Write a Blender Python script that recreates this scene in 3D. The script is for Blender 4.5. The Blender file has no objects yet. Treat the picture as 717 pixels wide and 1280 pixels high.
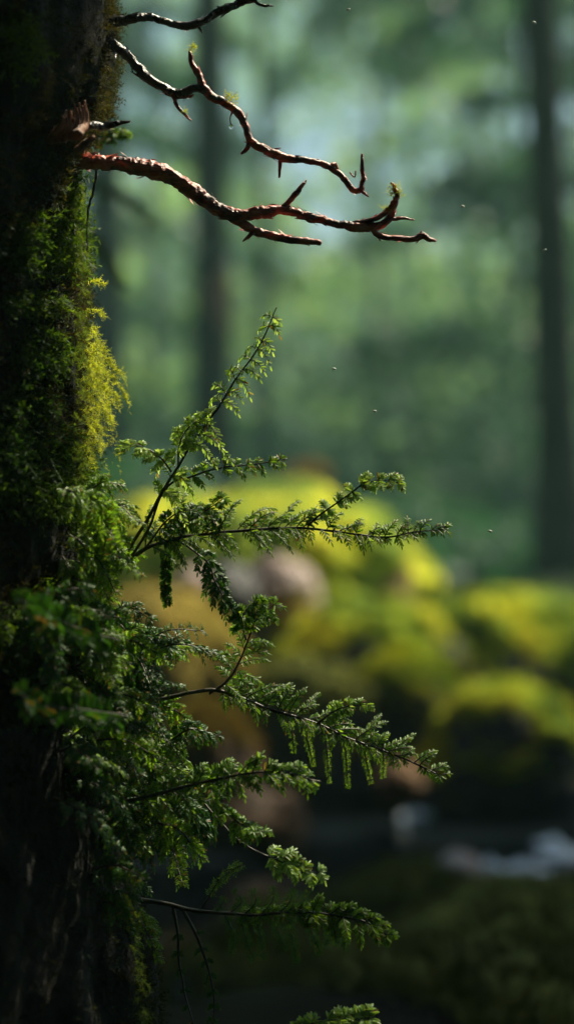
import bpy, math, random
import numpy as np
from mathutils import Vector
rng = np.random.default_rng(7)
random.seed(7)
C = bpy.context.scene.collection
sc = bpy.context.scene
# ------------------------------------------------------------------ camera
CAMZ = 0.72; F = 2489.0
def P(px, py, d):
    return np.array([(px-358.5)*d/F, d, CAMZ-(py-640.0)*d/F])
cam = bpy.data.cameras.new('camera'); co = bpy.data.objects.new('camera', cam); C.objects.link(co)
co.location = (0, 0, CAMZ); co.rotation_euler = (math.radians(90), 0, 0)
cam.sensor_fit = 'VERTICAL'; cam.sensor_height = 36; cam.lens = 70
cam.clip_start = 0.02; cam.clip_end = 600
cam.dof.use_dof = True; cam.dof.focus_distance = 1.2; cam.dof.aperture_fstop = 3.2
sc.camera = co
# ------------------------------------------------------------------ light
SUN_EL, SUN_AZ = 54.0, 44.0      # azimuth measured from +Y (away from camera) towards +X
w = bpy.data.worlds.new('World'); sc.world = w; w.use_nodes = True
nt = w.node_tree; bgn = nt.nodes['Background']
sky = nt.nodes.new('ShaderNodeTexSky'); sky.sky_type = 'NISHITA'; sky.sun_disc = False
sky.sun_elevation = math.radians(SUN_EL); sky.sun_rotation = math.radians(SUN_AZ)
sky.air_density = 1.0; sky.dust_density = 2.5; sky.ozone_density = 4.0
nt.links.new(sky.outputs[0], bgn.inputs[0]); bgn.inputs[1].default_value = 0.05
e, a = math.radians(SUN_EL), math.radians(SUN_AZ)
SUND = np.array([math.cos(e)*math.sin(a), math.cos(e)*math.cos(a), math.sin(e)])
sl = bpy.data.lights.new('sun', 'SUN'); sl.energy = 5.0; sl.angle = math.radians(0.6); sl.color = (1.0, 0.92, 0.68)
so = bpy.data.objects.new('sun', sl); C.objects.link(so)
so.rotation_euler = Vector(SUND).to_track_quat('Z', 'Y').to_euler(); so.location = (3, 4, 8)
sc.view_settings.view_transform = 'Standard'; sc.view_settings.look = 'None'
sc.view_settings.exposure = 1.25; sc.view_settings.gamma = 1.0
sc.render.engine = 'CYCLES'
cy = sc.cycles
cy.use_denoising = True
cy.max_bounces = 6; cy.diffuse_bounces = 3; cy.glossy_bounces = 2; cy.transmission_bounces = 4; cy.volume_bounces = 1
cy.transparent_max_bounces = 6; cy.sample_clamp_indirect = 3.0; cy.sample_clamp_direct = 8.0
cy.caustics_reflective = False; cy.caustics_refractive = False
# ------------------------------------------------------------------ noise
def _h(i, j, k, s):
    n = (i*73856093) ^ (j*19349663) ^ (k*83492791) ^ (s*2654435)
    n = (n ^ (n >> 13)) * 1274126177 & 0x7fffffff
    n = (n ^ (n >> 15)) * 668265263 & 0x7fffffff
    return (n & 0xffffff) / float(0xffffff)
def vnoise(p, s=0):
    p = np.asarray(p, float); f = np.floor(p).astype(np.int64); u = p-f; u = u*u*(3-2*u); r = 0
    for di in (0, 1):
        for dj in (0, 1):
            for dk in (0, 1):
                wx = (u[..., 0] if di else 1-u[..., 0])*(u[..., 1] if dj else 1-u[..., 1])*(u[..., 2] if dk else 1-u[..., 2])
                r = r+wx*_h(f[..., 0]+di, f[..., 1]+dj, f[..., 2]+dk, s)
    return r*2-1
def fbm(p, s=0, o=4):
    r = 0; am = .5
    for i in range(o):
        r = r+am*vnoise(p, s+i*17); p = np.asarray(p)*2.03+11.3; am *= .5
    return r
# ------------------------------------------------------------------ mesh building
def unit(v):
    v = np.asarray(v, float); return v/np.maximum(np.linalg.norm(v, axis=-1, keepdims=True), 1e-9)
class MB:
    def __init__(s): s.v = []; s.q = []; s.t = []; s.n = 0
    def add(s, v, quads=None, tris=None):
        v = np.asarray(v, float).reshape(-1, 3)
        if quads is not None and len(quads): s.q.append(np.asarray(quads)+s.n)
        if tris is not None and len(tris): s.t.append(np.asarray(tris)+s.n)
        s.v.append(v); s.n += len(v)
    def inst(s, tv, tq, tt, M, T):                # M (m,3,3) columns are the local axes, T (m,3)
        m = len(T)
        if m == 0: return
        V = np.einsum('mij,nj->mni', M, tv)+T[:, None, :]
        off = (np.arange(m)*len(tv))[:, None, None]
        s.add(V.reshape(-1, 3), (np.asarray(tq)[None]+off).reshape(-1, 4) if tq is not None and len(tq) else None,
              (np.asarray(tt)[None]+off).reshape(-1, 3) if tt is not None and len(tt) else None)
    def build(s, name, mat, parent=None, smooth=True, origin=None):
        v = np.concatenate(s.v) if s.v else np.zeros((0, 3))
        q = np.concatenate(s.q) if s.q else np.zeros((0, 4), int)
        t = np.concatenate(s.t) if s.t else np.zeros((0, 3), int)
        me = bpy.data.meshes.new(name)
        if origin is not None: v = v-np.asarray(origin)
        me.vertices.add(len(v)); me.vertices.foreach_set('co', v.astype(np.float32).ravel())
        nl = len(q)*4+len(t)*3; me.loops.add(nl)
        me.loops.foreach_set('vertex_index', np.concatenate([q.ravel(), t.ravel()]).astype(np.int32))
        me.polygons.add(len(q)+len(t))
        st = np.concatenate([np.arange(len(q))*4, len(q)*4+np.arange(len(t))*3]).astype(np.int32)
        me.polygons.foreach_set('loop_start', st)
        me.polygons.foreach_set('use_smooth', np.full(len(q)+len(t), smooth))
        me.update(calc_edges=True); me.materials.append(mat)
        o = bpy.data.objects.new(name, me); C.objects.link(o)
        if parent is not None: o.parent = parent
        if origin is not None: o.location = origin
        return o
def tag(o, label=None, cat=None, group=None, kind=None):
    if label: o['label'] = label
    if cat: o['category'] = cat
    if group: o['group'] = group
    if kind: o['kind'] = kind
    return o
def empty(name, label, cat, group=None):
    o = bpy.data.objects.new(name, None); C.objects.link(o); o.empty_display_size = .05
    return tag(o, label, cat, group)
def spline(pts, n, extra=None):
    pts = np.asarray(pts, float)
    if len(pts) < 3:
        u = np.linspace(0, len(pts)-1, n); i = np.clip(u.astype(int), 0, len(pts)-2); f = (u-i)[:, None]
        return pts[i]*(1-f)+pts[i+1]*f
    p = np.vstack([2*pts[0]-pts[1], pts, 2*pts[-1]-pts[-2]])
    seg = np.linalg.norm(np.diff(pts[:, :3], axis=0), axis=1); cum = np.concatenate([[0], np.cumsum(seg)])
    L = np.linspace(0, cum[-1], n); i = np.clip(np.searchsorted(cum, L, side='right')-1, 0, len(pts)-2)
    t = ((L-cum[i])/np.maximum(seg[i], 1e-9))[:, None]
    a, b, c, d = p[i], p[i+1], p[i+2], p[i+3]
    return .5*((2*b)+(-a+c)*t+(2*a-5*b+4*c-d)*t*t+(-a+3*b-3*c+d)*t**3)
def frames(path):
    T = unit(np.gradient(path, axis=0))
    ref = np.array([0, 0, 1.]) if abs(T[0][2]) < .9 else np.array([0, 1., 0])
    N = np.zeros_like(T); n = unit(np.cross(ref, T[0]))
    for i in range(len(T)):
        n = unit(n-T[i]*np.dot(n, T[i])); N[i] = n
    return T, N, np.cross(T, N)
def tube(mb, path, rad, k=8, rough=0., freq=60., seed=0, cap=True):
    path = np.asarray(path, float); rad = np.broadcast_to(rad, (len(path),)).astype(float)
    T, N, B = frames(path)
    th = np.arange(k)/k*2*np.pi
    D = np.cos(th)[None, :, None]*N[:, None]+np.sin(th)[None, :, None]*B[:, None]
    R = rad[:, None]*np.ones((1, k))
    V = path[:, None]+D*R[..., None]
    if rough:
        R = R*(1+rough*fbm(V*freq, seed, 3)); V = path[:, None]+D*R[..., None]
    m = len(path); i = np.arange(m-1)[:, None]*k; j = np.arange(k)[None]; j2 = (j+1) % k
    Q = np.stack([i+j, i+j2, i+k+j2, i+k+j], -1).reshape(-1, 4)
    V = V.reshape(-1, 3); tr = None
    if cap:
        V = np.vstack([V, path[0]-T[0]*rad[0]*.3, path[-1]+T[-1]*rad[-1]*.6]); a, b = m*k, m*k+1
        tr = [(a, (q+1) % k, q) for q in range(k)]+[(b, (m-1)*k+q, (m-1)*k+(q+1) % k) for q in range(k)]
    mb.add(V, Q, tr)
# ------------------------------------------------------------------ materials
def newmat(name):
    m = bpy.data.materials.new(name); m.use_nodes = True; m.node_tree.nodes.clear(); return m, m.node_tree
def N(t, kind, **kw):
    n = t.nodes.new(kind)
    for k_, v in kw.items(): setattr(n, k_, v)
    return n
def ramp(t, fac, stops):
    r = N(t, 'ShaderNodeValToRGB'); cr = r.color_ramp
    while len(cr.elements) < len(stops): cr.elements.new(.5)
    for el, (p, c) in zip(cr.elements, stops): el.position = p; el.color = (*c, 1)
    t.links.new(fac, r.inputs[0]); return r.outputs[0]
def noise_node(t, scale, detail=4, rough=.55, vec=None):
    n = N(t, 'ShaderNodeTexNoise'); n.inputs['Scale'].default_value = scale; n.inputs['Detail'].default_value = detail
    n.inputs['Roughness'].default_value = rough
    if vec is None:
        g = N(t, 'ShaderNodeNewGeometry'); vec = g.outputs['Position']
    t.links.new(vec, n.inputs['Vector']); return n.outputs[0]
def leafmat(name, cols, trans=.35, rough=.4, spec=.5, tcol=(1.9, 1.8, .6), big=None):
    m, t = newmat(name); g = N(t, 'ShaderNodeNewGeometry')
    c = ramp(t, g.outputs['Random Per Island'], [(.94*i/(max(1, len(cols)-1)), x) for i, x in enumerate(cols)]+([(.975, (.2, .13, .04))] if name.startswith('fern') else []))
    if big:
        nz = noise_node(t, big[0], 3); rr = ramp(t, nz, [(.35, big[1]), (.65, big[2])])
        mx = N(t, 'ShaderNodeMix', data_type='RGBA', blend_type='MULTIPLY'); mx.inputs[0].default_value = 1
        t.links.new(c, mx.inputs[6]); t.links.new(rr, mx.inputs[7]); c = mx.outputs[2]
    p = N(t, 'ShaderNodeBsdfPrincipled'); t.links.new(c, p.inputs['Base Color'])
    p.inputs['Roughness'].default_value = rough; p.inputs['Specular IOR Level'].default_value = spec
    tr = N(t, 'ShaderNodeBsdfTranslucent'); tm = N(t, 'ShaderNodeMix', data_type='RGBA', blend_type='MULTIPLY'); tm.inputs[0].default_value = 1
    t.links.new(c, tm.inputs[6]); tm.inputs[7].default_value = (*tcol, 1); t.links.new(tm.outputs[2], tr.inputs[0])
    ms = N(t, 'ShaderNodeMixShader'); ms.inputs[0].default_value = trans
    t.links.new(p.outputs[0], ms.inputs[1]); t.links.new(tr.outputs[0], ms.inputs[2])
    o = N(t, 'ShaderNodeOutputMaterial'); t.links.new(ms.outputs[0], o.inputs[0]); return m
def barkmat(name, stops, scale=30, rough=.5, bump=.4, bscale=120, spec=.5, stretch=None):
    m, t = newmat(name); g = N(t, 'ShaderNodeNewGeometry'); vec = g.outputs['Position']
    if stretch:
        mp = N(t, 'ShaderNodeMapping'); mp.inputs['Scale'].default_value = stretch; t.links.new(vec, mp.inputs[0]); vec = mp.outputs[0]
    c = ramp(t, noise_node(t, scale, 6, .6, vec), stops)
    p = N(t, 'ShaderNodeBsdfPrincipled'); t.links.new(c, p.inputs['Base Color'])
    rr = N(t, 'ShaderNodeMapRange'); rr.inputs[3].default_value = rough-.18; rr.inputs[4].default_value = rough+.18
    t.links.new(noise_node(t, scale*2.3, 3, .5, vec), rr.inputs[0]); t.links.new(rr.outputs[0], p.inputs['Roughness'])
    p.inputs['Specular IOR Level'].default_value = spec
    b = N(t, 'ShaderNodeBump'); b.inputs['Strength'].default_value = bump; b.inputs['Distance'].default_value = .4/bscale
    t.links.new(noise_node(t, bscale, 8, .65, vec), b.inputs['Height']); t.links.new(b.outputs[0], p.inputs['Normal'])
    o = N(t, 'ShaderNodeOutputMaterial'); t.links.new(p.outputs[0], o.inputs[0]); return m
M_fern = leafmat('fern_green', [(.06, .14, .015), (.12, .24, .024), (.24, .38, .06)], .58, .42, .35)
M_fernpale = leafmat('fern_pale', [(.14, .24, .05), (.26, .4, .12), (.42, .55, .28)], .55, .4, .45)  # paler copy of the fern; leaf highlights put into its colour
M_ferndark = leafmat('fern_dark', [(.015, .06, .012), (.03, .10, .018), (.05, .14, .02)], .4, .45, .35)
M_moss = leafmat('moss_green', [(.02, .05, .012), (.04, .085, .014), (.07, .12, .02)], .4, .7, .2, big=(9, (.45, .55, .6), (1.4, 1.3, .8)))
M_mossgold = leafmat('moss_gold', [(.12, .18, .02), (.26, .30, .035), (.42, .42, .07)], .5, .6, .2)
M_mossbrown = leafmat('moss_brown', [(.03, .03, .012), (.06, .05, .02)], .3, .8, .1)
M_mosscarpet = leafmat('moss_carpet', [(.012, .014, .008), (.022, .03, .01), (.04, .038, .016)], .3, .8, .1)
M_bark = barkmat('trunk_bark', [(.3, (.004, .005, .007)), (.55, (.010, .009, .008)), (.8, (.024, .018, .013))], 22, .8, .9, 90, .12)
M_twigred = barkmat('wet_red_bark', [(.34, (.02, .008, .008)), (.45, (.16, .028, .018)), (.55, (.55, .09, .05)), (.68, (.72, .30, .22))], 55, .34, .6, 260, .6, (1, 1, 3.2))
M_twigdark = barkmat('wet_dark_bark', [(.35, (.012, .010, .012)), (.6, (.04, .022, .02)), (.8, (.12, .06, .045))], 70, .3, .6, 260, .6)
M_stem = barkmat('fern_stem', [(.3, (.02, .016, .012)), (.7, (.06, .045, .02))], 200, .5, .3, 500)
M_wood = barkmat('splintered_wood', [(.3, (.06, .02, .01)), (.55, (.22, .08, .035)), (.8, (.38, .17, .08))], 60, .5, .8, 200, .3, (3, 3, .5))
M_farbark = barkmat('far_bark', [(.3, (.008, .009, .013)), (.7, (.025, .02, .02))], 8, .85, .8, 20, .1)
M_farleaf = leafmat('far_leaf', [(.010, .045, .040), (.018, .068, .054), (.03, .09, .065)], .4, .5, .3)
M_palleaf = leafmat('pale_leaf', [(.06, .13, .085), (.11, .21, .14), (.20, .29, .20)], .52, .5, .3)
M_shadeleaf = leafmat('shade_leaf', [(.012, .028, .014), (.02, .042, .02)], .12, .7, .1)
# ------------------------------------------------------------------ terrain
STREAM = [(-3.0, 2.6), (0.0, 3.5), (.6, 3.8), (1.6, 4.1), (6, 5.2), (20, 9)]
sx = np.array([-30]+[q[0] for q in STREAM]); sy = np.array([0]+[q[1] for q in STREAM])
def ground_z(x, y):
    x = np.asarray(x, float); y = np.asarray(y, float)
    c = np.interp(x, sx, sy); d = np.abs(y-c)
    bank = np.where(y > c, .50, .17)
    z = .01+bank*(1-np.exp(-(np.maximum(d-.45, 0)/.75)**2))
    far = np.maximum(y-9, 0); z = z+.035*far+np.maximum(y-45, 0)*.12
    z = z+.0+fbm(np.stack([x*.5, y*.5, 0*x], -1), 3, 4)*.16*np.clip(d/1.2, .1, 1)
    z = z+fbm(np.stack([x*3, y*3, 0*x], -1), 5, 3)*.05
    return z
def grid_axis(lo, hi, mid, fine):
    a = np.arange(mid[0], mid[1], fine); l = mid[0]-np.geomspace(fine, mid[0]-lo, 46)[::-1]; r = mid[1]+np.geomspace(fine, hi-mid[1], 46)
    return np.concatenate([l, a, r])
gx = grid_axis(-150, 150, (-3, 4), .05); gy = grid_axis(-60, 200, (.2, 9), .05)
X, Y = np.meshgrid(gx, gy); Z = ground_z(X, Y)
nx, ny = len(gx), len(gy); ii = (np.arange(ny-1)[:, None]*nx+np.arange(nx-1)[None]).reshape(-1)
m, t = newmat('forest_floor'); nz = noise_node(t, 2.2, 8, .65)
col = ramp(t, nz, [(.3, (.006, .006, .006)), (.45, (.014, .011, .007)), (.53, (.016, .028, .009)), (.75, (.016, .045, .012))])
p_ = N(t, 'ShaderNodeBsdfPrincipled'); p_.inputs['Roughness'].default_value = .85; p_.inputs['Specular IOR Level'].default_value = .03; t.links.new(col, p_.inputs['Base Color'])
b_ = N(t, 'ShaderNodeBump'); b_.inputs['Strength'].default_value = .8; b_.inputs['Distance'].default_value = .03
t.links.new(noise_node(t, 25, 8, .7), b_.inputs['Height']); t.links.new(b_.outputs[0], p_.inputs['Normal'])
o_ = N(t, 'ShaderNodeOutputMaterial'); t.links.new(p_.outputs[0], o_.inputs[0]); M_ground = m
mb = MB(); mb.add(np.stack([X, Y, Z], -1), np.stack([ii, ii+1, ii+nx+1, ii+nx], -1))
tag(mb.build('ground', M_ground), 'brown and mossy forest floor sloping to the stream', kind='structure')
# water
m, t = newmat('stream_water'); p_ = N(t, 'ShaderNodeBsdfPrincipled')
p_.inputs['Base Color'].default_value = (.004, .006, .008, 1); p_.inputs['Roughness'].default_value = .06; p_.inputs['IOR'].default_value = 1.33
b_ = N(t, 'ShaderNodeBump'); b_.inputs['Strength'].default_value = .4; b_.inputs['Distance'].default_value = .012
t.links.new(noise_node(t, 9, 4, .6), b_.inputs['Height']); t.links.new(b_.outputs[0], p_.inputs['Normal'])
o_ = N(t, 'ShaderNodeOutputMaterial'); t.links.new(p_.outputs[0], o_.inputs[0]); M_water = m
xs = np.linspace(-6, 14, 160); wv = []
for x in xs:
    c = np.interp(x, sx, sy)
    for q in np.linspace(-.95, .95, 16): wv.append((x, c+q, 0.0))
wv = np.array(wv); wv[:, 2] = .15+.006*fbm(wv*5, 9, 2)
i = (np.arange(159)[:, None]*16+np.arange(15)[None]).reshape(-1)
mb = MB(); mb.add(wv, np.stack([i, i+16, i+17, i+1], -1)); tag(mb.build('stream_water', M_water), 'dark stream water with pale glints between the mossy rocks', kind='structure')
m, t = newmat('painted_glint'); p_ = N(t, 'ShaderNodeBsdfPrincipled'); p_.inputs['Base Color'].default_value = (.7, .8, .88, 1); p_.inputs['Roughness'].default_value = .25
o_ = N(t, 'ShaderNodeOutputMaterial'); t.links.new(p_.outputs[0], o_.inputs[0]); M_glint = m  # pale raised patches; sky glints on the water put into their colour
def glint_patch(mb, px, py, rx, ry, seed):
    d = (CAMZ-.155)*F/(py-640); c = P(px, py, d); c[2] = .152; n = 26; g = np.linspace(-1, 1, n); gx_, gy_ = np.meshgrid(g, g)
    r = np.hypot(gx_, gy_); q = np.stack([gx_*3+seed, gy_*3, 0*gx_], -1); h_ = np.clip(1-r+.5*fbm(q, seed, 3), -.2, 1)*.014*(1+fbm(q*4, seed, 2))-.001
    v = np.stack([c[0]+gx_*rx, c[1]+gy_*ry, c[2]+h_], -1).reshape(-1, 3); i_ = (np.arange(n-1)[:, None]*n+np.arange(n-1)[None]).reshape(-1)
    hf = h_.reshape(-1); qd = np.stack([i_, i_+1, i_+n+1, i_+n], -1); mb.add(v, qd[hf[qd].max(1) > 0])
mb = MB()
for q in [(520, 1018, .03, .03, 1), (505, 1023, .012, .02, 7), (612, 1080, .02, .02, 3), (655, 1084, .042, .03, 4), (703, 1066, .045, .04, 5), (688, 1054, .03, .03, 6)]: glint_patch(mb, *q)
tag(mb.build('painted_glint', M_glint), 'pale patches coloured as glints on the dark stream', kind='structure')
# ------------------------------------------------------------------ boulders
def ico(n=5):
    import bmesh
    bm = bmesh.new(); bmesh.ops.create_icosphere(bm, subdivisions=n, radius=1)
    v = np.array([q.co[:] for q in bm.verts]); f = np.array([[q.index for q in g.verts] for g in bm.faces]); bm.free(); return v, f
ICV, ICF = ico(6)
def rockmat(name, stops, rough=.75):
    return barkmat(name, stops, 9, rough, .8, 40, .2)
M_rockbrown = rockmat('brown_rock', [(.3, (.025, .016, .01)), (.55, (.10, .05, .02)), (.75, (.2, .10, .035))])
M_rockdark = rockmat('dark_rock', [(.3, (.012, .013, .016)), (.6, (.035, .03, .03)), (.8, (.07, .05, .04))], .45)
M_rockpink = rockmat('pink_rock', [(.35, (.10, .06, .05)), (.5, (.3, .2, .17)), (.65, (.6, .5, .48))], .4)
def mossmat(name, cols):
    m, t = newmat(name); c = ramp(t, noise_node(t, 7, 7, .65), cols)
    p = N(t, 'ShaderNodeBsdfPrincipled'); t.links.new(c, p.inputs['Base Color']); p.inputs['Roughness'].default_value = .9
    p.inputs['Sheen Weight'].default_value = .5; p.inputs['Sheen Tint'].default_value = (.8, .85, .2, 1); p.inputs['Specular IOR Level'].default_value = .2
    b = N(t, 'ShaderNodeBump'); b.inputs['Strength'].default_value = 1; b.inputs['Distance'].default_value = .012
    t.links.new(noise_node(t, 70, 6, .7), b.inputs['Height']); t.links.new(b.outputs[0], p.inputs['Normal'])
    o = N(t, 'ShaderNodeOutputMaterial'); t.links.new(p.outputs[0], o.inputs[0]); return m
M_mossy = mossmat('boulder_moss_yellow', [(.38, (.05, .14, .006)), (.48, (.30, .42, .008)), (.58, (.72, .68, .014))])
M_mosso = mossmat('boulder_moss_olive', [(.3, (.04, .05, .008)), (.55, (.11, .12, .012)), (.8, (.2, .19, .02))])
M_mossor = mossmat('boulder_moss_orange', [(.3, (.12, .07, .012)), (.55, (.28, .17, .02)), (.8, (.38, .3, .03))])
blade = np.array([(-.12, 0, 0), (.12, 0, 0), (.07, .1, .55), (-.07, .1, .55), (0, .32, 1)]); bladeQ = [(0, 1, 2, 3)]; bladeT = [(3, 2, 4)]
def frame_from(nrm, roll):
    nrm = unit(nrm); ref = np.where(np.abs(nrm[:, 2:3]) < .9, np.array([[0, 0, 1.]]), np.array([[1., 0, 0]]))
    a = unit(np.cross(ref, nrm)); b = np.cross(nrm, a); c, s = np.cos(roll)[:, None], np.sin(roll)[:, None]
    return np.stack([a*c+b*s, -a*s+b*c, nrm], -1)
def boulder(px, ty, d, hw, hh, dep, label, rock, moss, cover=.25, seed=0, rough=.22, rot=0, fuzz=True):
    """top at pixel (px, ty) at distance d; half width / half height (m) and half depth (m)"""
    top = P(px, ty, d); cen = top-np.array([0, 0, hh])
    v = ICV.copy(); n0 = unit(ICV)
    disp = 1+rough*fbm(n0*1.6+seed*3.1, seed, 3)*1.6+.05*fbm(n0*9, seed+4, 3)
    v = v*disp[:, None]*np.array([hw, dep, hh]); c_, s_ = math.cos(rot), math.sin(rot)
    v = np.stack([v[:, 0]*c_-v[:, 2]*s_*1, v[:, 1], v[:, 0]*s_+v[:, 2]*c_], -1)
    v[:, 2] *= hh/max(v[:, 2].max(), .01)
    fn = np.cross(v[ICF[:, 1]]-v[ICF[:, 0]], v[ICF[:, 2]]-v[ICF[:, 0]]); vn = np.zeros_like(v)
    for k in range(3): np.add.at(vn, ICF[:, k], fn)
    vn = unit(vn)
    e_ = empty('mossy_boulder', label, 'boulder'); e_.location = cen-np.array([0, 0, hh*.6])
    org = np.array(e_.location)
    mb = MB(); mb.add(v+cen-org, tris=ICF); r = mb.build('rock', rock, e_)
    if moss:
        mask = vn[:, 2]*1.0+.55*fbm(n0*3+seed, seed+8, 4)-cover  # higher cover bares dark rock, standing for shade on boulder fronts
        off = np.clip(mask*3, -1, 1)*.5+.5; off = off*off*(3-2*off)
        lump = .5+.5*fbm(v*9, seed+2, 3)
        mv = v+vn*((off*.03*(1+lump)*min(1, hw*3))-.005)[:, None]
        keep = off[ICF].max(1) > .02; f = ICF[keep]; used, inv = np.unique(f, return_inverse=True)
        mb = MB(); mb.add(mv[used]+cen-org, tris=inv.reshape(-1, 3))
        if fuzz:
            ar = np.linalg.norm(fn[keep], axis=1); k = rng.choice(len(f), 5000, p=ar/ar.sum())
            bc = rng.dirichlet((1, 1, 1), 5000); pos = (mv[f[k]]*bc[..., None]).sum(1)+cen-org
            nn = unit(vn[f[k]].mean(1)+rng.normal(0, .4, (5000, 3)))
            Mx = frame_from(nn, rng.uniform(0, 6.28, 5000))*rng.uniform(.008, .022, 5000)[:, None, None]
            mb.inst(blade, bladeQ, bladeT, Mx, pos-nn*.001)
        mb.build('moss', moss, e_)
    return e_
BL = [
 # px, top y, dist, half w, half h, half depth, ...
 (352, 616, 4.9, .41, .42, .40, 'largest dome shaped boulder with yellow mossy rim, behind the sprigs', M_rockbrown, M_mossy, .50, 1, .12, .0),
 (205, 622, 5.0, .20, .34, .3, 'yellow mossed boulder shoulder left of the big dome, beside the trunk', M_rockbrown, M_mossy, .1, 2, .15, .0),
 (350, 694, 4.35, .085, .09, .10, 'bare pinkish white rock in front of the big dome boulder', M_rockpink, None, 0, 3, .2, -.3),
 (292, 700, 4.3, .075, .13, .12, 'dark bare rock left of the pinkish rock', M_rockdark, None, 0, 4, .2, 0),
 (238, 708, 4.2, .04, .05, .05, 'small pale rock seen through the sprigs left of the dark rock', M_rockpink, None, 0, 5, .2, 0),
 (215, 740, 4.0, .17, .26, .2, 'orange brown mossy boulder low beside the trunk', M_rockbrown, M_mossor, .2, 6, .15, .3),
 (262, 880, 3.5, .085, .12, .1, 'round brown rock with a mossy cap under the middle sprig', M_rockbrown, M_mossor, .75, 7, .15, 0),
 (450, 768, 4.3, .26, .22, .2, 'long low yellow green ridge of moss in front of the dome', M_rockdark, M_mossy, .75, 8, .15, 0),
 (602, 748, 4.5, .17, .2, .2, 'yellow mossed boulder right of the dome, highest on the right', M_rockdark, M_mossy, .58, 9, .15, .1),
 (705, 780, 4.6, .17, .25, .2, 'mossy boulder at the right edge of the picture', M_rockdark, M_mossy, .7, 10, .15, -.1),
 (672, 752, 5.1, .3, .25, .2, 'long mossy boulder behind the others at the right', M_rockdark, M_mossy, .5, 24, .15, -.1),
 (508, 815, 3.95, .115, .15, .13, 'bright yellow mossed mound in the middle of the right bank', M_rockdark, M_mossy, .58, 11, .12, 0),
 (640, 862, 3.8, .19, .19, .16, 'wide mossy boulder overhanging the stream at right', M_rockdark, M_mossy, .72, 12, .15, 0),
 (570, 835, 4.1, .14, .2, .15, 'dark green mossy boulder between the bright mounds', M_rockdark, M_mosso, .75, 13, .15, 0),
 (390, 830, 3.9, .17, .2, .15, 'dark shaded boulder under the long moss ridge', M_rockdark, M_mosso, .55, 14, .15, 0),
 (575, 1062, 2.95, .036, .035, .04, 'small pink stone at the edge of the stream', M_rockpink, None, 0, 15, .2, 0),
 (625, 1120, 2.7, .24, .2, .2, 'dark olive mossed rock at the lower right of the stream', M_rockdark, M_mosso, .3, 16, .2, .1),
 (500, 1092, 2.9, .13, .1, .12, 'low olive mossed rock beside the pink stone', M_rockdark, M_mosso, .3, 17, .2, 0),
 (330, 985, 3.4, .07, .07, .08, 'reddish brown rock behind the lower sprig at the waterside', M_rockbrown, None, 0, 18, .2, 0),
 (610, 1215, 1.9, .2, .16, .2, 'black mossed stone filling the bottom right corner', M_rockdark, M_mosso, .6, 25, .2, .05),
 (690, 1180, 2.2, .2, .2, .2, 'big dark mossed rock low at the right edge, nearest on the stream bank', M_rockdark, M_mosso, .35, 21, .2, -.1),
 (520, 1200, 2.1, .17, .2, .2, 'dark mossed rock in the deep shade at the bottom of the picture', M_rockdark, M_mosso, .5, 22, .2, .15),
 (350, 1150, 2.4, .16, .2, .15, 'black wet rock behind the lowest spray', M_rockdark, M_mosso, .6, 23, .2, 0),
 (500, 948, 3.55, .045, .05, .06, 'small reddish rock under the tip of the long middle sprig', M_rockbrown, None, 0, 19, .2, 0),
 (425, 1135, 2.9, .06, .08, .08, 'reddish dark rock behind the lowest sprig', M_rockbrown, None, 0, 20, .2, 0),
]
for q in BL: boulder(*q[:7], *q[7:12], rot=q[12]) if False else boulder(q[0], q[1], q[2], q[3], q[4], q[5], q[6], q[7], q[8], q[9], q[10], q[11], q[12])
# ------------------------------------------------------------------ leaf clump masses for trees
leafT = np.array([(0, 0, 0), (.5, -.28, .06), (1, 0, -.05), (.5, .28, .06)]); leafQ = [(0, 1, 2, 3)]
def scatter_leaves(mb, pos, size, flat=.5):
    n = len(pos); nn = unit(rng.normal(0, 1, (n, 3))*np.array([flat, flat, 1])+np.array([0, 0, .35]))
    mb.inst(leafT, leafQ, None, frame_from(nn, rng.uniform(0, 6.28, n))*(size*rng.uniform(.6, 1.3, n))[:, None, None], pos)
def bough(mb_b, mb_l, p0, direction, L, droop, leaf, dens=260, width=.28):
    u = np.linspace(0, 1, 10)[:, None]; d = unit(direction)
    path = np.asarray(p0)+d*L*u+np.array([0, 0, -1.])*droop*L*u**2+rng.normal(0, .012*L, (10, 3))*u
    tube(mb_b, path, np.linspace(.012*L+.006, .004, 10), 5)
    n = int(dens*L); s = rng.beta(1.6, 1.0, n)*.95+.05; f = s*9; i = np.clip(f.astype(int), 0, 8); g = (f-i)[:, None]
    c = path[i]*(1-g)+path[i+1]*g; side = unit(np.cross(d, [0, 0, 1.]))
    off = rng.uniform(-1, 1, n)*width*L*(1.1-.75*s); clump = np.sign(off)
    pos = c+side*off[:, None]+np.stack([0*s, 0*s, -np.abs(off)*.45+rng.normal(0, .02*L, n)], -1)+rng.normal(0, .02*L, (n, 3))
    scatter_leaves(mb_l, pos, leaf)
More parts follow.
